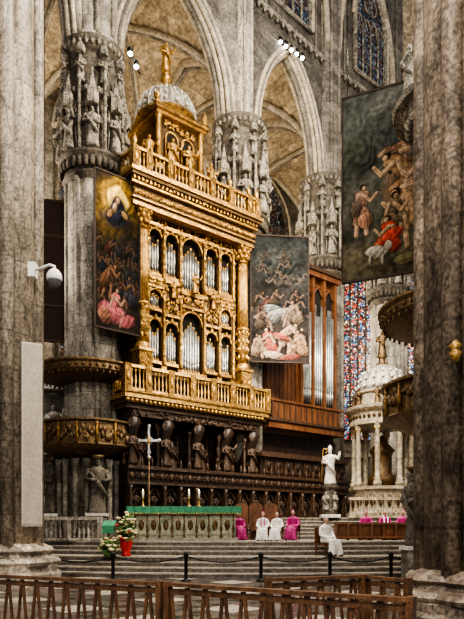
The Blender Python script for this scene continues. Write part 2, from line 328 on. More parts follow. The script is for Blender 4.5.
def arcade(name,A,B,wallmat,clere=None,ztop=38.5,th=.5):
    A=Vector(A);B=Vector(B);D=(B-A);Ln=D.length;ang=math.atan2(D.y,D.x)
    mb=MB(); mb.T=frame(A.x,A.y,ang)
    e=.11; n=48
    def zz(s): return ZS+HA*pf((s-e)/(1-2*e)) if e<s<1-e else ZS
    S=[i/n for i in range(n+1)]
    V=[];Fs=[]
    for s_ in S:
        z=zz(s_); x=s_*Ln
        V+=[(x,-th,z),(x,-th,ztop),(x,th,ztop),(x,th,z)]
    for i in range(n):
        a=i*4;b=a+4
        Fs+=[(a,b,b+1,a+1),(a+3,a+2,b+2,b+3),(a,a+3,b+3,b)]
    mb.add(V,Fs,wallmat)
    for e2,off,r,m in ((.085,-.52,.11,creamrib),(.108,-.5,.09,stoneM),(.125,-.46,.12,creamrib),(.145,-.25,.12,creamrib),(.155,0,.15,stoneM),(.14,.3,.14,creamrib)):
        mb.tube([((e2+(1-2*e2)*i/40)*Ln,off,ZS-.2+(HA+.28-(e2-.09)*6)*pf(i/40)) for i in range(41)],r,m,8)
    mb.box(0,Ln,-th-.2,-th,29.35,29.6,carved)
    for i in range(int(Ln/.5)): mb.ball((.25+i*.5,-th-.18,29.25),(.1,.1,.14),carved,6,4)
    if clere is not None:
        T0=mb.T; mb.T=T0@Matrix.Translation((Ln*clere,-th-.08,0)); gwindow(mb,3.1,30.4,36.6,glassD,carved,3); mb.T=T0
        mb.tube([((.08+.84*i/40)*Ln,-th-.25,30.5+7.2*pf(i/40)) for i in range(41)],.2,creamrib,8)
        for q in (.12,.2,.8,.88): mb.tube([(q*Ln,-th-.05,29.6),(q*Ln,-th-.05,38)],.08,stoneM,6)
    mb.done(name)
arcade('wall_arcade_transept',P0,P1,stoneM,.5)
arcade('wall_arcade_organ',P1,P2,stoneM,.5)
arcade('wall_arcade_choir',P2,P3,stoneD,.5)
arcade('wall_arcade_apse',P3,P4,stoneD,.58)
arcade('wall_arcade_east',P4,P5,cream,None)
Q=[(-18.2,29.4),(-11.7,34.7),(-5.7,39.5),(-.7,44.8),(7.3,51),(19,52),(27,45)]
PP=[P0,P1,P2,P3,P4,P5]
mb=MB()
for i in range(5):
    A,B,C,D=[Vector(p) for p in (PP[i],PP[i+1],Q[i+1],Q[i])]
    n=16; V=[];Fs=[]
    def pos(s_,t_):
        p=A*(1-s_)*(1-t_)+B*s_*(1-t_)+C*s_*t_+D*(1-s_)*t_
        return (p.x,p.y,ZS+(HA+.3)*max(pf(s_),pf(t_)*.98))
    for a in range(n+1):
        for b in range(n+1): V.append(pos(a/n,b/n))
    for a in range(n):
        for b in range(n): Fs.append((a*(n+1)+b,(a+1)*(n+1)+b,(a+1)*(n+1)+b+1,a*(n+1)+b+1))
    mb.add(V,Fs,cream,True)
    def low(p,d=.12): return (p[0],p[1],p[2]-d)
    for s0,s1 in ((0,1),(1,0)):
        mb.tube([low(pos(k/24,s0+(s1-s0)*k/24)) for k in range(25)],.2,creamrib,8); mb.tube([low(pos(k/24,s0+(s1-s0)*k/24),.3) for k in range(25)],.09,stoneM,8)
    mb.tube([low(pos(0,k/24)) for k in range(25)],.32,creamrib,8); mb.tube([low(pos(0,k/24),.42) for k in range(25)],.14,stoneM,8)
    mb.tube([low(pos(k/24,1)) for k in range(25)],.22,creamrib,8)
    c=pos(.5,.5); mb.ball((c[0],c[1],c[2]-.2),(.5,.5,.2),creamrib,12,6)
mb.done('ceiling',origin=False)
for i in range(6):
    A=Vector(Q[i]);B=Vector(Q[i+1]);D=B-A;L_=D.length
    mb=MB(); mb.T=frame(A.x,A.y,math.atan2(D.y,D.x))
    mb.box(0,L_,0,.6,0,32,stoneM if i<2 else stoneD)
    mb.box(0,L_,-.25,0,7.6,7.9,carved)
    for s_ in (0,1): mb.lathe(L_*s_,-.1,[(.75,0),(.6,1.2),(.55,1.4),(.55,ZS-1.2),(.8,ZS-.9),(.75,ZS-.6),(1.0,ZS)],40,stoneM,lob=(6,.15))
    mb.done('wall_'+['north_transept','north_aisle','north_ambulatory','northeast_ambulatory','east_apse','southeast_ambulatory'][i])
    mb=MB(); T0=frame(A.x,A.y,math.atan2(D.y,D.x))
    g=glassB if i>=4 else glassD
    for f_ in ((.262,.68) if i==4 else ((.5,) if i!=3 else (.43,))):
        mb.T=T0@Matrix.Translation((L_*f_,-.12,0)); gwindow(mb,2.6 if i==4 else 3.8,9,28.2,g,carvedD,3 if i!=3 else 4,r=.1)
    mb.done('window_%d'%(i+1))
# ------------------------------------------------ grand organ
ANG=math.atan2(.63,.78); TO=frame(-4.14,27,ANG)
mb=MB(); mb.T=TO
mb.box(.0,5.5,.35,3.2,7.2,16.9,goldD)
mb.box(.35,5.5,.26,.34,9.2,15.5,shade_black)
def bigcol(x,y):
    mb.box(x-.38,x+.38,y-.38,y+.38,8.4,8.6,gold); mb.box(x-.32,x+.32,y-.32,y+.32,8.6,9.3,gold); mb.box(x-.38,x+.38,y-.38,y+.38,9.3,9.42,goldL)
    orn(mb,x-.22,x+.22,8.7,9.2,y-.33,6,goldL,.06)
    mb.lathe(x,y,[(.34,9.42),(.36,9.5),(.3,9.58),(.33,9.64),(.27,9.7)],20,goldL)
    mb.lathe(x,y,[(.27,9.7),(.28,11.3)],24,gold); 
    for z in (9.9,10.3,10.7,11.1):
        for k in range(8):
            a=2*pi*k/8+z*2; mb.ball((x+.27*math.cos(a),y+.27*math.sin(a),z+.1),(.07,.07,.13),goldL,6,4)
    mb.lathe(x,y,[(.32,11.3),(.33,11.4),(.27,11.45)],20,goldL)
    mb.lathe(x,y,[(.27,11.4),(.225,14.7)],64,goldL,lob=(16,.2))
    mb.lathe(x,y,[(.24,14.6),(.28,14.68),(.22,14.75),(.26,15.0),(.36,15.3),(.4,15.42)],20,gold)
    for row,(zz_,rr,n) in enumerate(((14.9,.27,8),(15.12,.31,8),(15.32,.38,4))):
        for k in range(n):
            a=2*pi*(k+.5*row)/n+pi/4*(row==2); mb.ball((x+rr*math.cos(a),y+rr*math.sin(a),zz_),(.09,.09,.13),goldL,6,4)
    mb.box(x-.4,x+.4,y-.4,y+.4,15.38,15.46,goldL)
for x in (.1,5.75):
    bigcol(x,-.3)
    mb.box(x-.3,x+.3,.05,.4,8.5,15.5,goldD); orn(mb,x-.25,x+.25,9.5,15.2,.03,26,goldL,.07)
edges=[.5,1.35,2.25,3.6,4.5,5.35]
def pilaster(x,z0,z1,w=.13):
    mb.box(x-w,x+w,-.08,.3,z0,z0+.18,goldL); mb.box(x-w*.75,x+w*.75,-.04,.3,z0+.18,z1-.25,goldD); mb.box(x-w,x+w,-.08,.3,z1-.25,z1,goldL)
    mb.lathe(x,-.1,[(.07,z0+.18),(.08,z0+.5),(.055,z1-.4),(.1,z1-.25)],10,goldL)
    for q in range(int((z1-z0)/.35)): mb.ball((x,-.17,z0+.3+q*.35),(.05,.04,.09),goldL,6,4)
def archbay(x0,x1,z0,z1,npipe,peak=True):
    w=x1-x0; rr=w/2; sp=z1-rr; n=12
    h=n//2+1
    left=[(x0,z1+.12),(x0,sp)]+[(x0+rr-rr*math.cos(pi*i/n),sp+rr*math.sin(pi*i/n)) for i in range(h)]+[(x0+rr,z1+.12)]
    mb.extr(left,.0,.2,gold); mb.extr([(x0+x1-a,b) for a,b in left][::-1],.0,.2,gold)
    mb.tube([(x0+rr-rr*math.cos(pi*i/n),-.03,sp+rr*math.sin(pi*i/n)) for i in range(n+1)],.045,goldL,6)
    for sg,cx in ((1,x0+.1),(-1,x1-.1)): mb.ball((cx,-.03,z1-.02),(.09,.05,.09),goldL,6,4)
    mb.ball((x0+rr,-.06,z1+.05),(.08,.07,.14),goldL,6,4)
    mb.box(x0,x1,-.06,.3,z0,z0+.14,goldL)
    for k in range(npipe):
        t=(k+.5)/npipe; x=x0+.06+(w-.12)*t; d=1-abs(2*t-1)
        r=(w-.12)/npipe*.44; top=z0+(z1-z0)*(.60+.22*(d if peak else 1-d)); ft=z0+.14+(.25+.25*(1-d))
        mb.lathe(x,.13,[(.02,z0+.14),(r,ft),(r,ft+.02),(r*.7,ft+.06),(r*.7,ft+.12),(r,ft+.18),(r,top)],12,pipe)
        mb.ball((x,.1,top+.03),(r*1.1,.04,.09),goldL,6,4)
        mb.ball((x,.06,z0+.2),(r*.9,.04,.09),goldL,6,4)
for i in range(5):
    x0,x1=edges[i],edges[i+1]
    a,b=x0+.1,x1-.1
    if i==2:
        archbay(a,b,8.75,11.7,7); archbay(a,b,12.5,15.1,7)
    else:
        archbay(a,b,9.0,11.0,5 if i in (1,3) else 4,i%2==1); 
        archbay(a,b,11.35,12.3,5,True) if i in (0,4) else None
        archbay(a,b,12.9,15.0,4,i%2==1)
    z0=11.8 if i==2 else (11.2 if i in (1,3) else 12.35)
    mb.box(x0,x1,-.12,.3,z0,z0+.12,goldL); mb.box(x0,x1,-.05,.3,z0+.12,12.75 if i!=2 else 12.4,goldD)
    mb.box(x0,x1,-.14,.3,12.7 if i!=2 else 12.4,12.85 if i!=2 else 12.52,goldL)
    orn(mb,x0+.08,x1-.08,z0+.15,12.6 if i!=2 else 12.35,-.08,14,goldL,.075)
    scroll(mb,x0+.28,-.12,z0+.35,.14,goldL,1); scroll(mb,x1-.28,-.12,z0+.35,.14,goldL,-1)
    mb.box(x0,x1,-.1,.3,15.1,15.25,goldL); orn(mb,x0+.05,x1-.05,15.25,15.42,-.05,7,goldL,.06)
statue(mb,2.925,-.3,12.5,.95,goldL); statue(mb,1.8,-.2,12.05,.8,goldL); statue(mb,4.05,-.2,12.05,.8,goldL)
for x in edges: pilaster(x,8.75,12.3); pilaster(x,12.5,15.3)
mb.box(.4,5.45,-.15,.35,8.4,8.75,goldD)
# entablature
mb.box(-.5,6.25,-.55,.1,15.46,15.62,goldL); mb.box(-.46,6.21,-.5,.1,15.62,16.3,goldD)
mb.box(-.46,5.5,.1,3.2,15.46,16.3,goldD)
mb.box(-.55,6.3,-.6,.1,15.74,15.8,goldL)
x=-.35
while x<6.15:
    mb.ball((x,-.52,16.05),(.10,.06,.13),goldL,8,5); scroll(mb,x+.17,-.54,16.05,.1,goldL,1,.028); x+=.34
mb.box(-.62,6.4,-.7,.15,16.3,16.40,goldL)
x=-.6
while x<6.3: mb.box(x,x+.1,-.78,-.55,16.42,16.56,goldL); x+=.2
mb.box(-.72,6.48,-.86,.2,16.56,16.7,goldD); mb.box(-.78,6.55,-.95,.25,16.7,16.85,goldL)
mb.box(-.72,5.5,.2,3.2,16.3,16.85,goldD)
def balus(x0,x1,y,z0,z1,st,r,posts,pw=.14):
    mb.box(x0,x1,y-.1,y+.1,z0,z0+.12,goldL); mb.box(x0,x1,y-.12,y+.12,z1-.12,z1,goldL)
    x=x0+st/2
    while x<x1: baluster(mb,x,y,z0+.12,z1-.12,r,goldL); x+=st
    for p in posts: mb.box(p-pw,p+pw,y-.14,y+.14,z0,z1+.03,gold); mb.ball((p,y-.15,(z0+z1)/2),(.08,.04,.2),goldL,6,4)
pst=[-.55,.1,1.2,2.3,3.5,4.6,5.75,6.25]
mb.box(-.5,5.5,-.3,-.25,16.85,17.6,shade_black)  # black sheet standing in for shade behind the upper balusters
balus(-.6,6.35,-.75,16.85,17.75,.2,.065,pst)
for p in pst: mb.lathe(p,-.75,[(.12,17.78),(.06,17.84),(.13,18.0),(.05,18.15),(.02,18.3)],8,goldL)
for k in range(14): baluster(mb,-.55,-.6+k*.24,16.97,17.63,.065,goldL)
mb.box(-.67,-.43,-.7,2.8,17.63,17.75,goldL)
# crowning tower
cx,cy=2.8,2.0; TW=18.1
mb.box(cx-1.9,cx+1.9,cy-1.5,cy+1.2,16.85,TW-.2,goldD); mb.box(cx-2,cx+2,cy-1.6,cy+1.3,TW-.2,TW,goldL)
orn(mb,cx-1.8,cx+1.8,17.0,TW-.3,cy-1.52,36,goldL,.1)
mb.box(cx-1.1,cx+1.1,cy-1.1,cy+1.1,TW,TW+2.8,goldD)
for sx in (-1,1):
    for sy in (-1,1):
        X,Y=cx+sx*1.2,cy+sy*1.2
        mb.box(X-.2,X+.2,Y-.2,Y+.2,TW,TW+.35,goldL); mb.lathe(X,Y,[(.15,TW+.35),(.12,TW+2.5),(.2,TW+2.7)],12,goldL)
        X,Y=cx+sx*1.75,cy+sy*1.3
        statue(mb,X,Y,TW,1.5,goldL,-pi/2+.3*sx,1)
        mb.lathe(cx+sx*1.35,cy+sy*1.35,[(.16,TW+3.1),(.1,TW+3.25),(.18,TW+3.4),(.06,TW+3.6),(.02,TW+3.8)],8,goldL)
for (dx,dy,f_) in ((-.45,-1.13,-pi/2),(.45,-1.13,-pi/2),(-1.13,0,pi)):
    X,Y=cx+dx,cy+dy
    if dy!=0:
        mb.box(X-.32,X+.32,Y-.02,Y,TW+.3,TW+2.0,shade_black); mb.tube([(X-.34,Y-.05,TW+.3),(X-.34,Y-.05,TW+1.8)]+[(X-.34*math.cos(pi*i/8),Y-.05,TW+1.8+.34*math.sin(pi*i/8)) for i in range(9)]+[(X+.34,Y-.05,TW+.3)],.05,goldL,6)
        orn(mb,X-.4,X+.4,TW+2.25,TW+2.65,Y-.03,10,goldL,.08)
        statue(mb,X,Y-.15,TW+.3,1.55,goldL,f_,1)
    else: mb.box(X-.02,X,Y-.42,Y+.42,TW+.3,TW+2,shade_black); statue(mb,X-.15,Y,TW+.3,1.55,goldL,f_,1)
mb.box(cx-1.4,cx+1.4,cy-1.4,cy+1.4,TW+2.7,TW+2.85,goldL); mb.box(cx-1.5,cx+1.5,cy-1.5,cy+1.5,TW+2.85,TW+3.0,gold)
ZD=TW+2.95
mb.lathe(cx,cy,[(1.38,ZD),(1.38,ZD+.3),(1.5,ZD+.36),(1.46,ZD+.5)],32,gold)
mb.lathe(cx,cy,[(1.43,ZD+.5),(1.41,ZD+.9),(1.24,ZD+1.3),(.92,ZD+1.65),(.5,ZD+1.9),(.2,ZD+1.95)],64,silver,lob=(16,.1))
for k in range(16):
    a=2*pi*k/16
    mb.tube([(cx+r_*math.cos(a),cy+r_*math.sin(a),z_+ZD) for r_,z_ in ((1.45,.5),(1.43,.9),(1.26,1.32),(.94,1.68),(.5,1.93))],.035,marbleW,5)
    for r_,z_ in ((1.41,.75),(1.26,1.15),(1.02,1.5)): mb.ball((cx+r_*math.cos(a+.2),cy+r_*math.sin(a+.2),ZD+z_),(.1,.1,.1),marbleW,6,4)
mb.lathe(cx,cy,[(.3,ZD+1.9),(.32,ZD+2.0),(.16,ZD+2.1),(.16,ZD+2.45),(.3,ZD+2.55),(.1,ZD+2.65),(.2,ZD+2.8),(.1,ZD+2.95)],16,goldL)
statue(mb,cx,cy,ZD+2.9,1.5,goldL,-pi/2,1)
# lower cantoria
mb.box(-1.1,6.9,-.95,.35,7.15,7.35,goldL); mb.box(-1.0,6.8,-.85,.35,6.95,7.15,goldD); mb.box(-.9,6.7,-.7,.35,6.75,6.95,walnutL)
mb.box(-1.15,6.95,-1.02,-.7,7.35,7.42,gold)
pst=[-1.0,0.0,1.15,2.3,3.45,4.6,5.75,6.8]
mb.box(-.9,6.7,-.6,-.55,7.4,8.3,shade_black)  # black sheet standing in for shade behind the lower balusters
balus(-1.05,6.85,-.88,7.42,8.5,.19,.062,pst,.15)
for xx in (-1.0,6.8):
    for k in range(6): baluster(mb,xx,-.7+k*.19,7.5,8.4,.065,goldL)
    mb.box(xx-.1,xx+.1,-.9,.35,8.38,8.5,goldL)
x=-.95
while x<6.7: mb.ball((x,-.88,7.05),(.1,.07,.08),goldL,6,4); x+=.22
mb.done('pipe_organ')
# ------------------------------------------------ choir stalls below
mb=MB(); mb.T=TO
zb=ZP
mb.box(-1.2,13.4,.7,.9,zb,6.75,walnut)
mb.box(-.6,6.5,-.6,.7,6.45,6.75,walnutL)
orn(mb,-.6,6.4,6.5,6.7,-.62,40,walnutL,.09)
for x in (-.5,1.2,2.9,4.6,6.2):
    mb.box(x-.3,x+.3,-.1,.7,zb,5.0,walnut)
    for sg in (-1,1):
        mb.lathe(x+.24*sg,-.2,[(.12,4.35),(.14,4.5),(.08,4.6),(.1,5.3),(.07,5.9),(.15,6.1)],10,walnutL)
    mb.tube([(x,.5,4.7),(x,.0,5.0),(x,-.2,5.5),(x,-.5,6.0),(x,-.62,6.4)],[.3,.34,.3,.26,.2],walnut,8)
    scroll(mb,x,-.6,6.1,.3,walnutL,1,.07); scroll(mb,x,-.35,4.75,.22,walnutL,-1,.06); statue(mb,x,-.5,4.4,1.45,walnutL,-pi/2,x>3)
    orn(mb,x-.32,x+.32,4.5,6.4,-.2,14,walnutL,.1)
for x in (.35,2.05,3.75,5.4):
    mb.box(x-.55,x+.55,.5,.7,4.5,6.4,walnut); mb.box(x-.42,x+.42,.44,.5,4.7,6.2,walnutL); mb.box(x-.3,x+.3,.42,.46,4.85,5.95,shade_black)
    statue(mb,x,.3,4.4,1.3,walnutL,-pi/2,0); mb.tube([(x-.4*math.cos(pi*i/8),.4,6.0+.3*math.sin(pi*i/8)) for i in range(9)],.06,walnutL,6)
mb.box(-.8,13.3,-.7,.7,4.2,4.35,walnutL); mb.box(-.8,13.3,-.6,.7,3.65,4.2,walnut); mb.box(-.8,13.3,-.7,.7,3.55,3.65,walnutL)
x=-.6
while x<13.1:
    mb.ball((x,-.62,3.92),(.14,.06,.16),walnutL,8,5); scroll(mb,x+.25,-.63,3.92,.12,walnutL,1,.03)
    mb.lathe(x,-.6,[(.07,4.35),(.04,4.42),(.07,4.5),(.015,4.72)],6,walnutL); x+=.5
x=-.7
k=0
while x<13.2:
    mb.box(x-.08,x+.08,-.65,-.4,zb,3.6,walnutL); mb.lathe(x,-.7,[(.07,2.4),(.09,2.7),(.05,3.3),(.1,3.5)],8,walnutL)
    mb.tube([(x+.1+.63*i/8,-.5,2.9+.5*math.sin(pi*i/8)) for i in range(9)],.05,walnutL,5)
    mb.box(x+.1,x+.75,-.5,-.42,zb+.1,2.2,walnut); mb.box(x+.1,x+.75,-.55,-.4,2.2,2.3,walnutL); mb.ball((x+.42,-.5,1.75),(.18,.05,.25),walnutL,8,5)
    statue(mb,x+.42,-.42,2.3,.95,walnutL,-pi/2,0,seg=10)
    x+=.85
mb.box(-.8,13.3,-.4,-.36,zb,3.6,shade_black)
mb.box(6.9,13.3,-.3,.7,4.35,5.3,walnut); mb.box(6.8,13.4,-.5,.7,5.3,5.55,walnutL)
x=7.2
while x<13.1: mb.box(x,x+.5,-.34,-.3,4.5,5.15,walnutL); mb.ball((x+.25,-.36,4.85),(.13,.05,.22),walnut,8,5); x+=.7
mb.done('choir_stalls')
# ------------------------------------------------ modern wooden organ case
mb=MB(); mb.T=TO
mb.box(7.9,13.2,.5,1.9,7.2,15.6,redwood); mb.box(7.7,13.5,-.1,1.9,6.9,7.25,redwood); mb.box(7.6,13.6,-.2,1.9,7.25,7.4,walnutL)
mb.box(8.0,13.2,0.0,.1,7.45,8.3,redwood); 
for x in np.arange(7.95,13.3,.42): mb.box(x,x+.06,-.06,.1,7.4,8.35,walnutL)
mb.box(7.8,13.4,-.08,.15,8.3,8.42,redwood)
for x in np.arange(8.0,10.4,.3): mb.box(x,x+.26,.42,.5,8.4,15.3,redwood)
mb.box(10.4,13.1,.44,.5,8.5,15.2,shade_black)
for x in (10.4,11.3,12.2,13.1): mb.box(x-.09,x+.09,.2,.6,7.4,15.6,redwood)
mb.box(7.7,13.4,.1,1.9,15.6,15.9,redwood); mb.box(7.6,13.5,0,1.9,15.9,16.1,walnutL)
for j in range(3):
    a=10.5+.9*j
    mb.tube([(a+.7*i/8,.32,14.6+.5*math.sin(pi*i/8)) for i in range(9)],.05,redwood,5)
    for k in range(4):
        x=a+.1+.17*k; top=13.6+.6*(1-abs(k-1.5)/1.5) if j!=1 else 13.2+.9*(abs(k-1.5)/1.5)
        mb.lathe(x,.3,[(.02,8.5),(.075,9.2),(.05,9.28),(.05,9.4),(.078,9.5),(.078,top)],12,pipe)
mb.done('wooden_organ_case')
# ------------------------------------------------ paintings
paintM=bpy.data.materials.new('oil_paint'); paintM.use_nodes=True
nt=paintM.node_tree; b=nt.nodes['Principled BSDF']; at=nt.nodes.new('ShaderNodeAttribute'); at.attribute_name='Col'
nz=nt.nodes.new('ShaderNodeTexNoise'); nz.inputs['Scale'].default_value=6; nz.inputs['Detail'].default_value=8
mr=nt.nodes.new('ShaderNodeMapRange'); mr.inputs['From Min'].default_value=.35; mr.inputs['From Max'].default_value=.65; mr.inputs['To Min'].default_value=.55; mr.inputs['To Max'].default_value=1.15
vm=nt.nodes.new('ShaderNodeVectorMath'); vm.operation='SCALE'
tcx=nt.nodes.new('ShaderNodeTexCoord'); nt.links.new(tcx.outputs['Object'],nz.inputs['Vector'])
nt.links.new(nz.outputs['Fac'],mr.inputs['Value']); nt.links.new(at.outputs['Color'],vm.inputs[0]); nt.links.new(mr.outputs[0],vm.inputs['Scale'])
nt.links.new(vm.outputs[0],b.inputs['Base Color']); b.inputs['Roughness'].default_value=.85; b.inputs['Specular IOR Level'].default_value=.1
def person(u,v,h,cloth,sk,pose='stand',fl=1,hairc=(.04,.022,.012),bare=False):
    """u,v = feet centre in canvas fraction, h = height as fraction of canvas height."""
    W=2.3*h; L=[]
    def q(x,y): return (u+fl*x*W,v-y*h)
    def cap(a,b_,w,c): L.append(('c',)+q(*a)+q(*b_)+(w*W,c))
    if pose=='stand': hip=(0,.5);sh=(.03,.80);hd=(.05,.93);k1=(-.08,.27);f1=(-.1,0);k2=(.1,.27);f2=(.12,0)
    elif pose=='bend': hip=(-.12,.48);sh=(.15,.70);hd=(.26,.80);k1=(-.1,.24);f1=(-.22,0);k2=(.12,.3);f2=(.08,0)
    elif pose=='sit': hip=(-.1,.3);sh=(0,.60);hd=(.04,.75);k1=(.18,.33);f1=(.16,0);k2=(.24,.26);f2=(.3,.02)
    else: hip=(-.1,.12);sh=(.3,.2);hd=(.45,.26);k1=(-.35,.14);f1=(-.55,.03);k2=(-.3,.06);f2=(-.5,0)
    lc=sk if bare else cloth
    cap(hip,k1,.085,lc);cap(k1,f1,.045,sk);cap(hip,k2,.085,lc);cap(k2,f2,.045,sk)
    cap(hip,sh,.12,sk if bare else cloth)
    if not bare: L.append(('e',)+q(hip[0],hip[1]-.08)+(.17*W,.17*h,.3,tuple(c*.85 for c in cloth)))
    if bare: cap((hip[0]-.1,hip[1]),(hip[0]+.12,hip[1]-.1),.1,cloth)
    cap((sh[0]-.09,sh[1]),(sh[0]+.09,sh[1]),.07,cloth)
    cap(sh,(sh[0]+.18,sh[1]-.15),.045,sk);cap((sh[0]+.18,sh[1]-.15),(sh[0]+.3,sh[1]-.02),.035,sk)
    cap((sh[0]-.08,sh[1]),(sh[0]-.16,sh[1]-.2),.045,sk)
    L.append(('e',)+q(hd[0]-.01,hd[1]+.015)+(.07*W,.065*h,0,hairc)); L.append(('e',)+q(hd[0]+.014,hd[1]-.008)+(.048*W,.052*h,0,sk))
    return L
def E(u,v,ru,rv,an,c): return [('e',u,v,ru,rv,an,c)]
def painting(name,A,B,z0,z1,top,bot,blobs,nx=170,nz_=380,seed=1,wires=True,zw=30,dim=1.0):
    rng=np.random.RandomState(seed)
    U,Vv=np.meshgrid(np.linspace(0,1,nx),np.linspace(0,1,nz_))
    C=(1-Vv)[...,None]*np.array(top)+Vv[...,None]*np.array(bot)
    nzf=np.zeros_like(U)
    for k in range(30):
        f=rng.uniform(3,30); a=rng.uniform(0,2*pi); nzf+=np.sin(f*(U*math.cos(a)+Vv*2.2*math.sin(a))+rng.uniform(0,6))/(1+f*.12)
    nzf/=nzf.std()
    C=C*(1+.25*nzf[...,None])
    for bb in blobs:
        if bb[0]=='e':
            _,cu,cv,ru,rv,an,col=bb
            dx=U-cu; dy=(Vv-cv); ca,sa=math.cos(an),math.sin(an)
            X=(dx*ca+dy*2.2*sa)/ru; Y=(-dx*sa/2.2+dy*ca)/rv
            d=np.sqrt(X*X+Y*Y)+.09*nzf; sf=.22 if ru<.3 else .6
        else:
            _,u1,v1,u2,v2,w,col=bb
            ex,ey=(u2-u1),(v2-v1)*2.3; px,py=U-u1,(Vv-v1)*2.3
            t=np.clip((px*ex+py*ey)/(ex*ex+ey*ey+1e-9),0,1)
            X=(px-t*ex)/w; Y=(py-t*ey)/w; d=np.sqrt(X*X+Y*Y)+.09*nzf; sf=.28
        m=np.clip((1.0+sf/2-d)/sf,0,1)[...,None]
        sh=np.clip(.85-.5*X-.4*Y+.22*np.sin(11*X+6*Y+3*nzf),.12,1.6)[...,None]
        C=C*(1-m)+m*np.array(col)*sh
        ed=np.exp(-((d-1.12)/.12)**2)[...,None]*(.4 if sf<.3 else 0); C=C*(1-ed)
    C=np.clip(C*dim,.003,1)
    A=Vector((*A,0));B=Vector((*B,0)); d=B-A
    mb=MB(); V=[]
    for j in range(nz_):
        for i in range(nx):
            p=A+d*(i/(nx-1)); V.append((p.x,p.y,z1+(z0-z1)*j/(nz_-1)))
    Fs=[(j*nx+i,j*nx+i+1,(j+1)*nx+i+1,(j+1)*nx+i) for j in range(nz_-1) for i in range(nx-1)]
    mb.add(V,Fs,paintM)
    nV=len(V)
    ang=math.atan2(d.y,d.x); mb.T=frame(A.x,A.y,ang); w=d.length
    mb.box(0,w,.02,.07,z0,z1,backcl)
    for (a,b_,c,e) in ((-.04,w+.04,z1,z1+.07),(-.04,w+.04,z0-.07,z0),(-.05,0,z0-.07,z1+.07),(w,w+.05,z0-.07,z1+.07)): mb.box(a,b_,-.03,.08,c,e,backcl)
    if wires:
        for x in (.15,w-.15): mb.tube([(x,.03,z1),(x,.03,zw)],.012,iron,4)
    mb.T=Matrix.Identity(4)
    o=mb.done(name); me=o.data
    ca=me.color_attributes.new('Col','FLOAT_COLOR','POINT'); arr=np.ones((len(me.vertices),4)); arr[:nV,:3]=C.reshape(-1,3)
    ca.data.foreach_set('color',arr.ravel()); return o
def loc(x,y): v=TO@Vector((x,y,0)); return (v.x,v.y)
DK=(.10,.058,.036)
bl=E(.5,.20,.6,.22,0,(.12,.075,.02))+E(.5,.17,.36,.14,0,(.50,.30,.06))+E(.5,.15,.24,.09,0,(.95,.66,.18))
bl+=E(.5,.27,.34,.07,0,(.025,.025,.035))+E(.5,.215,.15,.075,0,(.03,.035,.06))+E(.5,.165,.09,.035,0,(.05,.03,.05))+E(.5,.155,.045,.022,0,(.5,.34,.22))+E(.43,.21,.045,.035,.2,(.5,.33,.2))+E(.66,.24,.08,.02,.6,(.30,.18,.08))+E(.33,.25,.08,.02,-.6,(.26,.16,.07))
for row in range(3):
    for k in range(5):
        bl+=person(.12+.19*k+random.uniform(-.03,.03),.56+.13*row,.17,random.choice([(.02,.024,.03),(.03,.022,.014),(.015,.018,.024),(.06,.022,.016),(.03,.034,.038)]),DK,random.choice(['stand','bend']),random.choice([-1,1]))
bl+=person(.28,.80,.26,(.13,.065,.035),(.20,.11,.065),'bend',1)+person(.8,.84,.26,(.04,.04,.055),(.15,.09,.055),'sit',-1)
bl+=E(.45,.9,.3,.06,.15,(.60,.17,.20))+person(.45,.97,.30,(.58,.17,.19),(.42,.27,.19),'sit',1)+E(.72,.93,.2,.05,-.2,(.40,.12,.13))+E(.22,.92,.14,.05,.4,(.24,.11,.08))
painting('shutter_painting',loc(-2.2,-.45),loc(-.15,-.45),9.95,16.35,(.018,.018,.02),(.03,.022,.017),bl,seed=3,wires=False,dim=.8)
bl=E(.5,.22,.4,.12,0,(.055,.06,.058))
for k in range(8): bl+=person(.1+.8*random.random(),.22+.2*random.random(),.16,random.choice([(.045,.05,.05),(.07,.063,.055),(.05,.03,.025)]),(.13,.10,.08),random.choice(['bend','lie','sit']),random.choice([-1,1]))
for k in range(6): bl+=person(.08+.17*k,.62+.04*(k%2),.2,random.choice([(.03,.03,.03),(.09,.03,.025),(.05,.043,.03)]),(.16,.105,.075),random.choice(['stand','bend']),random.choice([-1,1]))
bl+=E(.35,.58,.22,.035,.1,(.26,.27,.26))+person(.45,.66,.30,(.30,.30,.28),(.28,.21,.16),'lie',1)+person(.75,.72,.26,(.19,.14,.10),(.30,.20,.14),'sit',-1)+person(.2,.76,.24,(.11,.08,.06),(.26,.17,.12),'sit',1)
bl+=person(.3,.96,.28,(.48,.14,.10),(.46,.31,.21),'sit',-1)+person(.6,.93,.28,(.42,.32,.22),(.50,.34,.23),'bend',1,bare=True)+person(.85,.97,.28,(.38,.23,.13),(.44,.29,.19),'sit',-1)+person(.12,.97,.22,(.34,.25,.17),(.40,.27,.18),'sit',1)
bl+=E(.42,.95,.2,.03,.2,(.50,.38,.28))+E(.7,.96,.2,.025,-.1,(.30,.10,.07))+E(.52,.8,.16,.03,.4,(.42,.13,.09))
painting('shutter_painting',(.95,30.6),(3.8,30.9),9.95,16.15,(.032,.036,.036),(.045,.035,.03),bl,seed=5,wires=False,dim=.75)
bl=E(.5,.2,.7,.14,0,(.095,.10,.085))+E(.75,.08,.4,.07,0,(.14,.14,.12))+E(.2,.35,.35,.12,0,(.07,.075,.055))+E(.5,.92,.9,.1,0,(.12,.10,.06))+E(.88,.55,.32,.2,0,(.16,.10,.06))
bl+=person(.72,.36,.2,(.24,.13,.08),(.36,.24,.15),'lie',1)+person(.9,.42,.24,(.13,.10,.08),(.40,.26,.16),'sit',-1,bare=True)+person(.62,.5,.16,(.10,.09,.06),(.25,.17,.11),'stand',1)
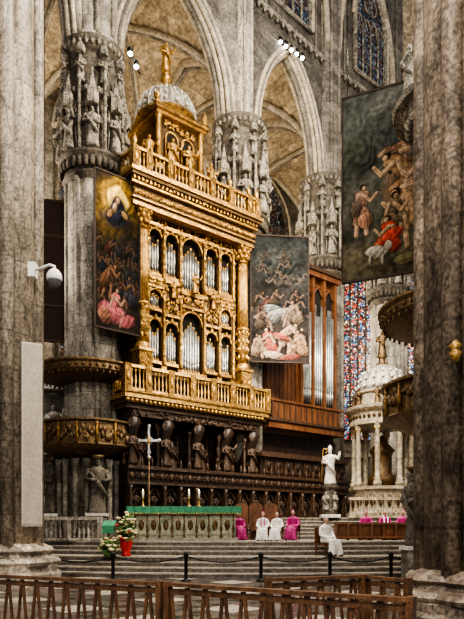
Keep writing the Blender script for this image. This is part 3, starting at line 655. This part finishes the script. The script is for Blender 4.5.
bl+=person(.78,.66,.36,(.34,.20,.10),(.46,.31,.18),'bend',-1)+person(.97,.64,.32,(.24,.14,.09),(.45,.3,.19),'sit',-1,bare=True)+person(.90,.86,.36,(.40,.26,.13),(.48,.32,.19),'bend',-1)+person(.66,.78,.26,(.20,.15,.09),(.38,.25,.15),'sit',1)
bl+=person(.24,.76,.27,(.44,.25,.16),(.50,.33,.21),'stand',1)+E(.18,.61,.08,.05,.3,(.14,.10,.07))+E(.3,.68,.09,.04,-.3,(.38,.20,.12))
bl+=person(.6,.90,.26,(.46,.07,.04),(.42,.28,.17),'sit',-1)+E(.64,.79,.15,.035,-.3,(.48,.08,.05))
bl+=E(.45,.865,.17,.035,.1,(.40,.36,.28))+E(.59,.84,.06,.03,.4,(.42,.37,.29))+E(.36,.91,.02,.035,0,(.34,.30,.23))+E(.52,.91,.02,.035,0,(.34,.30,.23))+E(.85,.93,.2,.03,0,(.14,.12,.06))
painting('hanging_painting',(PX(343,22.5),22.5),(PX(421,21.4),21.4),10.6,17.2,(.10,.105,.09),(.085,.075,.05),bl,seed=9,wires=True,zw=34,dim=.85)
mb=MB(); mb.T=frame(PX(42,28.6),28.6,.25); mb.box(0,1.35,0,.08,10.3,16.9,backcl)
for k in range(5): mb.box(.0,1.35,-.03,0,10.3+k*1.62,10.42+k*1.62,walnutL)
mb.box(0,.06,-.03,0,10.3,16.9,walnutL); mb.box(1.29,1.35,-.03,0,10.3,16.9,walnutL)
for x in (.1,1.25): mb.tube([(x,.04,16.9),(x,.04,28)],.012,iron,4)
mb.done('shutter_back')
# ------------------------------------------------ pulpits
def pulpit(cx,cy,r,zb,zt1=8.1,zp0=5.1,zp1=6.15,cols=True,mat=bronze):
    mb=MB()
    mb.lathe(cx,cy,[(1.2,zt1-.2),(r*.8,zt1-.1),(r*.96,zt1),(r,zt1+.08),(r,zt1+.3),(r*1.04,zt1+.38),(r*1.04,zt1+.46),(r*.9,zt1+.55),(1.2,zt1+.6)],64,mat,smooth=False)
    for k in range(48):
        a=2*pi*k/48; mb.ball((cx+r*math.cos(a),cy+r*math.sin(a),zt1+.19),(.08,.08,.08),goldD,6,4); mb.ball((cx+r*.96*math.cos(a),cy+r*.96*math.sin(a),zt1-.03),(.05,.05,.09),mat,5,4)
    mb.lathe(cx,cy,[(1.2,zp0-.5),(r*.7,zp0-.35),(r*.92,zp0-.1),(r*.98,zp0),(r*.94,zp0+.08),(r*.94,zp1-.14),(r,zp1-.08),(r,zp1),(r*.93,zp1),(r*.9,zp0+.2),(1.1,zp0+.2)],64,mat,smooth=False)
    for k in range(16):
        a=2*pi*k/16
        X,Y=cx+r*.96*math.cos(a),cy+r*.96*math.sin(a); mb.lathe(X,Y,[(.07,zp0+.05),(.06,zp1-.12)],6,gold)
        for j in range(7):
            b=a+2*pi/16*(.18+.11*j); zz_=zp0+.5+random.uniform(-.25,.25); mb.ball((cx+r*.95*math.cos(b),cy+r*.95*math.sin(b),zz_),(.09,.09,random.uniform(.08,.2)),bronze,6,4)
    if cols:
        for k in range(4):
            a=-pi/2-.45+2*pi*k/4+.9; X,Y=cx+r*.75*math.cos(a),cy+r*.75*math.sin(a)
            mb.box(X-.35,X+.35,Y-.35,Y+.35,zb,zb+1.0,stoneM); mb.box(X-.4,X+.4,Y-.4,Y+.4,zb+1,zb+1.12,marbleW)
            statue(mb,X,Y,zb+1.1,2.35,carvedD,a,0); mb.lathe(X,Y,[(.15,zb+3.3),(.32,zb+3.5)],10,mat)
        for k in range(10):
            a=-pi/2-1.7+3.4*k/9; X,Y=cx+r*.62*math.cos(a),cy+r*.62*math.sin(a); mb.lathe(X,Y,[(.16,zb),(.12,zb+.2),(.12,zb+3.1),(.2,zb+3.4)],10,stoneM)
    mb.done('pulpit')
pulpit(-6.25,27.0,2.12,ZP); pulpit(PR[0],PR[1],2.45,0)
# ------------------------------------------------ stone balustrade left
mb=MB(); A=(PX(38,24.6),24.6); mb.T=frame(A[0],A[1],0)
mb.box(0,2.5,-.12,.12,ZP,ZP+.12,stoneP); mb.box(0,2.5,-.15,.15,ZP+.82,ZP+.95,stoneP)
for k in range(13): baluster(mb,.15+.185*k,0,ZP+.12,ZP+.82,.07,stoneP)
for x in (0,1.2,2.4): mb.box(x-.02,x+.14,-.14,.14,ZP,ZP+.95,stoneP)
mb.done('stone_balustrade')
mb=MB(); mb.T=frame(PX(50,29.5),29.5,.1)
mb.box(-.9,.9,0,.8,ZP,2.4,marbleW); mb.box(-.9,.9,.3,.8,2.4,8.4,stoneM)
for x in (-.7,.7): mb.lathe(x,.1,[(.16,2.4),(.12,2.6),(.11,5.0),(.18,5.2)],12,marbleW)
mb.box(-1,1,-.1,.8,5.2,5.5,marbleW); mb.box(-1,1,-.15,.8,8.3,8.5,marbleW)
statue(mb,0,0.05,2.45,2.4,marbleW,-pi/2,1); statue(mb,0.15,0.1,5.6,2.0,marbleW,-pi/2,1); statue(mb,-.6,0.1,5.5,1.5,marbleW,-pi/2,0)
mb.done('marble_tomb_monument')
# ------------------------------------------------ altar etc
mb=MB(); ax=(PX(127,24.3),PX(241,24.3)); cxa=(ax[0]+ax[1])/2; hw=(ax[1]-ax[0])/2; mb.T=frame(cxa,24.9,0,ZP)
mb.box(-hw+.1,hw-.1,-.5,.6,0,.12,stepE); mb.box(-hw+.2,hw-.2,-.42,.55,.12,1.12,altarS)
for k in range(9):
    x=-hw+.3+(2*hw-.6)*k/8; mb.box(x-.07,x+.07,-.5,-.4,.12,1.1,altarS); baluster(mb,x,-.52,.14,1.08,.06,bronze)
for k in range(8):
    x=-hw+.3+(2*hw-.6)*(k+.5)/8; mb.box(x-.17,x+.17,-.46,-.42,.25,1.0,altarS); mb.ball((x,-.46,.62),(.11,.05,.22),bronze,8,5)
mb.box(-hw,hw,-.6,.7,1.12,1.3,marbleW); mb.box(-hw-.02,hw+.02,-.63,.73,1.3,1.36,green)
V=[];n=90
for i in range(n+1):
    x=-hw-.02+(2*hw+.04)*i/n
    for z in (1.36,1.08-.03*(i%6)/6): V.append((x,-.64-.02*math.sin(i*.9)*(z<1.3),z))
mb.add(V,[(2*i,2*i+2,2*i+3,2*i+1) for i in range(n)],green,True)
for i in range(45): mb.ball((-hw+2*hw*(i+.5)/45,-.66,1.07),(.03,.02,.04),goldL,5,4)
mb.done('altar')
def candle(px,d,z,h=.5):
    mb=MB(); x=PX(px,d)
    mb.lathe(x,d,[(0,z),(.1,z),(.1,z+.03),(.03,z+.06),(.05,z+.14),(.025,z+.2),(.03,z+h*.5),(.07,z+h*.55),(.02,z+h*.57)],10,goldL); mb.lathe(x,d,[(.04,z+h*.56),(.04,z+h)],8,wax); mb.ball((x,d,z+h+.04),(.015,.015,.04),flame,6,5); mb.done('candlestick')
for p in (143,189,199): candle(p,24.7,ZP+1.36,.62)
mb=MB(); x=PX(149,26);d=26
mb.lathe(x,d,[(.3,ZP),(.28,ZP+.06),(.06,ZP+.15),(.03,ZP+.3),(.03,4.6)],10,bronze)
mb.lathe(x,d,[(.03,4.55),(.1,4.65),(.03,4.75)],10,silver)
mb.box(x-.045,x+.045,d-.04,d+.04,4.7,5.9,pipe); mb.box(x-.38,x+.38,d-.04,d+.04,5.3,5.4,pipe)
for q in ((x,5.95),(x-.42,5.35),(x+.42,5.35),(x,4.85)): mb.ball((q[0],d,q[1]),(.09,.05,.09),pipe,8,5)
mb.ball((x,d-.06,5.35),(.06,.04,.2),goldL,8,5); mb.tube([(x+.15*math.cos(2*pi*k/16),d,5.35+.15*math.sin(2*pi*k/16)) for k in range(16)],.02,pipe,5,closed=True)
mb.done('processional_cross')
def flowers(px,d,z,h,r,vase=True,seed=1):
    random.seed(seed); mb=MB(); x=PX(px,d)
    if vase:
        mb.lathe(x,d,[(0,z),(.16,z),(.2,z+.05),(.13,z+.12),(.2,z+.3),(.24,z+.5),(.2,z+.6),(.22,z+.64),(.15,z+.6)],20,redv); z+=.6
    else: mb.lathe(x,d,[(0,z),(.18,z),(.24,z+.22),(.2,z+.2)],16,leaf); z+=.2
    for k in range(90):
        a=random.uniform(0,2*pi); q=r*random.random()**.6; hh=h*(random.uniform(.25,1)-.35*(q/r)**2)
        p=(x+q*math.cos(a),d+q*math.sin(a),z+max(.04,hh)); mb.tube([(x,d,z),((x+p[0])/2,(d+p[1])/2,z+hh*.6),p],.008,leaf,4)
        if k%3: 
            m=petalR if random.random()<.12 else petalW
            mb.ball(p,(.06,.06,.045),m,6,4)
            for j in range(5): mb.ball((p[0]+.055*math.cos(j*1.26),p[1]+.055*math.sin(j*1.26),p[2]+.01),(.035,.035,.02),m,5,3)
        else: mb.ball(p,(.09,.05,.03),leaf,6,4); mb.ball((p[0],p[1],p[2]-.08),(.05,.08,.03),leaf,6,4)
    mb.done('flower_arrangement')
flowers(126,22.2,.669,1.0,.38,True,3); flowers(109,22.0,.669,.5,.38,False,4)
mb=MB(); x=PX(109,24);mb.T=frame(x,24,0,ZP); mb.box(-.25,.25,-.2,.2,0,.06,iron); mb.lathe(0,0,[(.06,.05),(.04,.2),(.04,.6)],10,bronze); mb.add([(-.24,-.2,.6),(.24,-.2,.6),(.24,.2,.8),(-.24,.2,.8),(-.24,-.2,.55),(.24,-.2,.55),(.24,.2,.75),(-.24,.2,.75)],[(0,1,2,3),(4,5,6,7),(0,1,5,4),(2,3,7,6),(0,3,7,4),(1,2,6,5)],green)
mb.box(-.22,.22,-.22,-.2,.3,.6,green); mb.done('lectern')
# sedilia
mb=MB(); d=27.0; mb.T=frame(PX(234,d),d,0,ZP)
for k in range(3):
    a=.02+.64*k; mb.extr([(a,0),(a+.6,0),(a+.6,1.45)]+[(a+.3+.3*math.cos(pi*i/8),1.45+.15*math.sin(pi*i/8)) for i in range(9)]+[(a,1.45)],0,.08,redwood)
    mb.box(a+.1,a+.5,-.03,0,.7,1.35,redwood); mb.box(a,a+.6,-.5,0,.4,.46,redwood); mb.box(a,a+.06,-.5,0,0,.75,redwood); mb.box(a+.54,a+.6,-.5,0,0,.75,redwood)
mb.done('sedilia_bench')
mb=MB(); d=26.0; mb.T=frame(PX(336,d),d,0,ZP); w=PX(419,d)-PX(336,d)
mb.box(0,w,0,.08,.05,.66,redwood); mb.box(-.05,w+.05,-.1,.25,.66,.74,oak); mb.box(0,w,-.35,0,.08,.16,redwood)
for k in range(8): x=w*k/7; mb.box(x-.04,x+.04,-.12,.2,0,.66,oak)
mb.done('prie_dieu_bench')
# ------------------------------------------------ clergy
def cleric(px,d,z,robe,sc=.9,face=0,cap=None,stole=None,chair=True):
    par=bpy.data.objects.new('seated_priest',None); COL.objects.link(par); par.location=(PX(px,d),d,z); par.rotation_euler=(0,0,face); par.scale=(sc,)*3
    mb=MB()
    mb.lathe(0,.02,[(0,.42),(.19,.44),(.19,.55),(.155,.7),(.175,.85),(.19,.95),(.14,1.02),(.065,1.05),(.055,1.1),(0,1.1)],20,robe,1.1,.72)
    for sg in (-1,1):
        mb.tube([(.09*sg,.0,.52),(.12*sg,-.25,.53),(.14*sg,-.43,.5),(.15*sg,-.46,.25),(.17*sg,-.47,.03)],[.12,.115,.11,.115,.135],robe,12)
        mb.tube([(.17*sg,.02,.97),(.23*sg,.02,.85),(.27*sg,-.03,.7),(.2*sg,-.18,.62),(.1*sg,-.29,.6)],[.07,.065,.065,.06,.065],robe,10)
    mb.ball((0,-.42,.28),(.17,.13,.27),robe,12,8); mb.ball((0,-.3,.52),(.16,.2,.09),robe,12,8)
    o=mb.done('robe',par,False)
    rm=o.modifiers.new('r','REMESH'); rm.mode='VOXEL'; rm.voxel_size=.022; rm.use_smooth_shade=True
    sm=o.modifiers.new('s','SMOOTH'); sm.iterations=6; sm.factor=.6
    mb=MB()
    mb.lathe(0,.01,[(.05,1.03),(.047,1.13)],12,skin)
    V0=(0,-.005,1.2); mb.ball(V0,(.075,.092,.112),skin,18,12); mb.ball((0,-.035,1.13),(.05,.055,.045),skin,12,8)
    mb.ball((0,-.1,1.185),(.014,.022,.026),skin,8,6)
    for sg in (-1,1):
        mb.ball((.077*sg,.005,1.195),(.012,.022,.032),skin,8,6); mb.ball((.03*sg,-.083,1.21),(.014,.01,.009),marbleW,8,5); mb.ball((.03*sg,-.091,1.21),(.006,.004,.006),iron,6,4); mb.ball((.03*sg,-.086,1.232),(.02,.008,.005),hair,6,4)
    mb.ball((0,-.085,1.145),(.022,.01,.006),petalR,8,4)
    mb.ball((0,.022,1.225),(.082,.09,.098),hair,16,10)
    if cap: mb.lathe(0,.015,[(.075,1.285),(.065,1.315),(.035,1.34),(0,1.345)],16,cap)
    mb.done('head',par,False)
    mb=MB()
    for sg in (-1,1):
        mb.ball((.07*sg,-.325,.6),(.04,.045,.022),skin,10,6)
        for j in range(4):
            x=sg*(.095-.02*j); l=[.055,.065,.06,.045][j]
            mb.tube([(x,-.35,.605),(x-.01*sg,-.35-l*.55,.607),(x-.018*sg,-.35-l,.59)],[.01,.0095,.007],skin,6)
        mb.tube([(.04*sg,-.31,.61),(.02*sg,-.335,.625),(.012*sg,-.36,.625)],[.012,.011,.008],skin,6)
        mb.ball((.16*sg,-.56,.03),(.045,.1,.035),iron,10,6)
    mb.done('hands_and_shoes',par,False)
    if stole:
        mb=MB()
        for sg in (-1,1): mb.tube([(.07*sg,.03,1.06),(.085*sg,-.13,.95),(.08*sg,-.15,.7),(.08*sg,-.22,.62)],[.03,.028,.028,.028],stole,6)
        mb.done('stole',par,False)
    if chair:
        mb=MB(); mb.T=Matrix.Translation(par.location)@Matrix.Rotation(face,4,'Z')@Matrix.Scale(sc,4)
        mb.box(-.27,.27,-.25,.25,.36,.41,redwood); mb.box(-.27,.27,.22,.27,.41,.95,redwood)
        for a in (-.25,.21):
            for b_ in (-.24,.22): mb.box(a,a+.04,b_,b_+.04,0,.38,redwood)
        mb.done('wooden_chair')
cleric(263,24.9,ZP,whitecl,.88,-.15,magenta,magenta)
cleric(277,24.7,ZP,whitecl,.86,-.3,None,None)
cleric(239,26.2,ZP,magenta,.9,.2,magenta)
cleric(293,25.6,ZP,magenta,.95,-.35,magenta)
cleric(326,22.45,.669,whitecl,1.08,.6,None,None)
for p,f_ in ((366,-.3),(385,.1),(403,-.2)): cleric(p,26.9,ZP,magenta,.98,f_,magenta if p!=385 else None,whitecl if p==385 else None)
# ------------------------------------------------ bishop statue
mb=MB(); X,Y=PX(330,30),30
mb.box(X-.45,X+.45,Y-.4,Y+.4,Z2,Z2+.15,marbleW); mb.lathe(X,Y,[(.3,Z2+.15),(.36,Z2+.3),(.28,Z2+.4),(.26,Z2+1.3),(.36,Z2+1.45),(.38,Z2+1.6)],8,carvedD,smooth=False)
for k in range(4):
    a=pi/4+k*pi/2; statue(mb,X+.3*math.cos(a),Y+.3*math.sin(a),Z2+.35,.9,carved,a,0)
statue(mb,X,Y,Z2+1.6,1.75,marbleW,-pi/2-.2,1,True)
mb.tube([(X-.45,Y-.2,Z2+1.7),(X-.38,Y-.25,Z2+3.2)]+[(X-.38+.1-.1*math.cos(k/8*4.5),Y-.25,Z2+3.2+.12*math.sin(k/8*4.5)) for k in range(9)],.02,goldL,6)
mb.done('bishop_statue')
# ------------------------------------------------ ciborium tabernacle
mb=MB(); X,Y=PX(383,32),32.2
mb.lathe(X,Y,[(1.9,Z2),(1.9,Z2+.25),(1.75,Z2+.3),(1.7,Z2+.45)],8,ivory,smooth=False,rot=pi/8)
mb.lathe(X,Y,[(1.6,Z2+.45),(1.6,Z2+1.35),(1.75,Z2+1.45),(1.75,Z2+1.6)],8,ivory,smooth=False,rot=pi/8)
for k in range(8):
    a=2*pi*k/8; c,s_=math.cos(a),math.sin(a)
    for j in range(-1,2): mb.ball((X+1.5*c-j*.4*s_,Y+1.5*s_+j*.4*c,Z2+.9),(.16,.16,.3),bronze,8,5)
    a+=pi/8; c,s_=math.cos(a),math.sin(a); xx,yy=X+1.45*c,Y+1.45*s_
    mb.lathe(xx,yy,[(.22,Z2+1.6),(.22,Z2+1.8),(.14,Z2+1.9),(.17,Z2+2.0),(.13,Z2+2.05),(.13,Z2+3.0),(.15,Z2+3.05),(.11,Z2+4.3),(.2,Z2+4.65),(.22,Z2+4.7)],14,ivory)
    for j in range(5): q=2*pi*j/5; mb.ball((xx+.15*math.cos(q),yy+.15*math.sin(q),Z2+4.5),(.06,.06,.1),goldL,5,4)
    mb.lathe(xx,yy,[(.17,Z2+5.7),(.1,Z2+5.8),(.1,Z2+5.9)],8,ivory); statue(mb,xx,yy,Z2+5.75,.85,bronze,a,k%2)
mb.lathe(X,Y,[(1.2,Z2+4.72),(1.68,Z2+4.72),(1.7,Z2+4.9),(1.64,Z2+4.95),(1.64,Z2+5.3),(1.85,Z2+5.5),(1.88,Z2+5.65),(1.3,Z2+5.75)],32,ivory,smooth=False)
for k in range(40):
    a=2*pi*k/40; mb.ball((X+1.66*math.cos(a),Y+1.66*math.sin(a),Z2+5.12),(.09,.09,.11),goldD,6,4); mb.ball((X+1.75*math.cos(a),Y+1.75*math.sin(a),Z2+5.42),.06,gold,5,4)
mb.lathe(X,Y,[(1.25,Z2+5.7),(1.25,Z2+6.35),(1.38,Z2+6.4),(1.38,Z2+6.5)],32,ivory,smooth=False)
mb.lathe(X,Y,[(1.33,Z2+6.5),(1.28,Z2+6.9),(1.1,Z2+7.35),(.8,Z2+7.7),(.42,Z2+7.9),(.2,Z2+7.95)],64,silver,lob=(16,.08))
for k in range(16):
    a=2*pi*k/16
    for r_,z_ in ((1.3,6.75),(1.18,7.15),(.95,7.5)): mb.ball((X+r_*math.cos(a+.2),Y+r_*math.sin(a+.2),Z2+z_),(.09,.09,.09),marbleW,6,4)
mb.lathe(X,Y,[(.3,Z2+7.9),(.32,Z2+8.0),(.18,Z2+8.1),(.16,Z2+8.3),(.28,Z2+8.4),(.1,Z2+8.45)],16,bronze); statue(mb,X,Y,Z2+8.4,1.35,bronze,-pi/2-.3,1)
mb.lathe(X,Y,[(.75,Z2+1.6),(.7,Z2+2.2),(.5,Z2+2.3),(.5,Z2+3.3),(.65,Z2+3.5),(.3,Z2+3.9),(.05,Z2+4.3)],16,goldD)
mb.done('ciborium')
mb=MB(); mb.T=frame(PX(344,31.2),29.9,0)
mb.box(0,4.4,0,.15,Z2,Z2+.1,ivory); mb.box(0,4.4,-.03,.18,Z2+.85,Z2+.98,ivory)
for k in range(20): baluster(mb,.1+.22*k,.07,Z2+.1,Z2+.85,.06,ivory)
mb.done('altar_rail')
# ------------------------------------------------ stanchions
mb=MB(); ps=[]
for px in (47,113,186,261,330,391):
    d=19.4; x=PX(px,d); ps.append(x)
    mb.lathe(x,d,[(.16,0),(.16,.03),(.07,.06),(.055,.1),(.055,.78),(.08,.8),(.08,.86),(.05,.9),(.02,.93)],12,iron)
ps=[PX(-10,19.4)]+ps+[PX(455,19.4)]
for a,b_ in zip(ps,ps[1:]):
    mb.tube([(a+(b_-a)*t/14,19.4,.78-.9*(t/14)*(1-t/14)*.8) for t in range(15)],.025,iron,6)
mb.done('rope_barrier')
# ------------------------------------------------ wood fences
def fence(A,B,h=1.0,posts=(0,1),st=.125):
    A=Vector(A);B=Vector(B);D=B-A;L_=D.length; mb=MB(); mb.T=frame(A.x,A.y,math.atan2(D.y,D.x))
    mb.box(0,L_,-.05,.05,h-.04,h,oak); mb.box(0,L_,-.02,.02,h-.13,h-.07,oak); mb.box(0,L_,-.025,.025,.08,.16,oak)
    n=int(L_/st)
    for i in range(n):
        x=st*(i+.5)+ (L_-n*st)/2; t=.05*(1 if i%2 else -1)
        poly=[(x-t-.02,.14),(x-t+.02,.14),(x+t+.02,h-.05),(x+t-.02,h-.05)]
        mb.extr(poly,-.015+.012*(i%2),.005+.012*(i%2),oak)
    for p in posts:
        x=L_*p; mb.box(x-.035,x+.035,-.045,.045,0,h+.01,oak); mb.box(x-.06,x+.06,-.2,.2,0,.05,oak)
    mb.done('wooden_barrier')
fence((PX(-20,8.5),8.5),(PX(160,7.15),7.15)); fence((PX(168,7.1),7.1),(PX(411,5.5),5.5),posts=(0,1))
fence((PX(268,7.75),7.75),(PX(362,8.3),8.3),posts=(0,1)); fence((PX(366,8.2),8.2),(PX(408,7.6),7.6))
# ------------------------------------------------ near pier fixtures
mb=MB(); mb.T=frame(PX(31,16.55),16.6,.45); mb.box(-.24,.24,-.09,.09,1.75,6.55,spk); mb.box(-.26,.26,-.07,.11,1.7,1.78,spkf); mb.box(-.26,.26,-.07,.11,6.52,6.6,spkf); mb.box(-.26,-.235,-.1,.1,1.75,6.55,spkf); mb.box(.235,.26,-.1,.1,1.75,6.55,spkf)
for z in (2.5,5.8): mb.box(-.05,.05,.09,.35,z,z+.1,iron)
mb.done('column_loudspeaker')
mb=MB(); x0=PX(38,17);z0=PZ(268,17); mb.tube([(x0-.25,17.2,z0),(x0+.1,17,z0),(x0+.38,16.8,z0),(x0+.52,16.75,z0-.06),(x0+.52,16.75,z0-.2)],.04,plast,8)
mb.lathe(x0+.52,16.75,[(.02,z0-.1),(.13,z0-.18),(.2,z0-.28),(.21,z0-.42),(.19,z0-.45)],20,plast); mb.ball((x0+.52,16.75,z0-.46),(.17,.17,.2),mk('camera_dome',(.12,.12,.12),(.1,.1,.1),.15,scale=2,bump=0),16,10); mb.box(x0-.3,x0-.1,17.05,17.3,z0-.2,z0+.2,plast)
mb.done('security_camera')
def lamps(px,py,d,n,sp=.28,name='spotlight_cluster'):
    mb=MB(); x=PX(px,d);z=PZ(py,d)
    mb.tube([(x-sp*n/2,d,z+.5),(x+sp*n/2,d,z-.6)],.04,iron,6)
    for k in range(n):
        X=x+sp*(k-(n-1)/2);zz_=z+.5-1.1*(k+.5)/n
        mb.lathe(X,d-.2,[(.09,zz_-.12),(.11,zz_+.12),(.03,zz_+.2)],10,iron); mb.ball((X,d-.2,zz_-.1),.10,lampE,8,6)
    mb.tube([(x,d,z),(x,d+1.5,z+.6)],.04,iron,6)
    mb.done(name)
lamps(291,50,34.2,5,.3); lamps(134,60,26.2,2,.25)
mb=MB(); x,z=PX(457,8.7),PZ(352,8.7); mb.lathe(x,8.75,[(.02,z-.12),(.06,z-.08),(.09,z),(.05,z+.05),(.1,z+.1),(.02,z+.18)],12,goldL); mb.tube([(x,8.75,z-.1),(x+.1,8.95,z-.15)],.015,bronze,6); mb.done('wall_sconce')
# ------------------------------------------------ lights, world, camera
def area(loc_,tgt,size,e,c=(1,.93,.82)):
    l=bpy.data.lights.new('area_fill','AREA'); l.size=size; l.energy=e; l.color=c; o=bpy.data.objects.new('fill_light',l); COL.objects.link(o); o.location=loc_  # unseen area light, added to brighten whatever it is aimed at
    o.rotation_euler=(Vector(tgt)-Vector(loc_)).to_track_quat('-Z','Y').to_euler()
area((12,15,27),(-2,30,13),1.2,6500,(1,.90,.75)); area((-8,8,24),(3,32,16),2,2300,(1,.93,.84)); area((3,22,30),(0,25,1),1.5,2200)
area((1,2,16),(-6.5,18,9),2.0,1900,(1,.92,.8)); area((-3,2,9),(5,10,6),1.2,560,(1,.9,.78)); area((3,26,13),(8,33,5),1.0,1000)
area((5,23,19),(-1.5,29,12.5),.8,1500,(1,.84,.6))
area((1,25,10),(0,27.5,3),2,380); area((0,3,5),(0,7,0),2,110)
for i in range(5):
    c=(Vector(PP[i])+Vector(PP[i+1])+Vector(Q[i])+Vector(Q[i+1]))/4
    l=bpy.data.lights.new('p','POINT'); l.energy=(1800 if i<2 else 1300)*1.1; l.color=(1,.84,.62); l.shadow_soft_size=.4; o=bpy.data.objects.new('vault_fill',l); COL.objects.link(o); o.location=(c.x,c.y,17)  # unseen point light added in each bay to brighten the vaults
w=bpy.data.worlds.new('World'); bpy.context.scene.world=w; w.use_nodes=True; bg=w.node_tree.nodes['Background']; bg.inputs[0].default_value=(.97,.97,1,1); bg.inputs[1].default_value=.36
cam=bpy.data.cameras.new('camera'); co=bpy.data.objects.new('camera',cam); COL.objects.link(co); co.location=(0,0,CH); co.rotation_euler=(pi/2,0,0)
cam.sensor_fit='HORIZONTAL'; cam.sensor_width=36; cam.lens=F/464*36; cam.shift_y=(HY-309.5)/464
cam.clip_end=300
bpy.context.scene.camera=co
try:
    bpy.context.scene.view_settings.view_transform='AgX'; bpy.context.scene.view_settings.look='AgX - High Contrast'
except Exception as e: print(e)
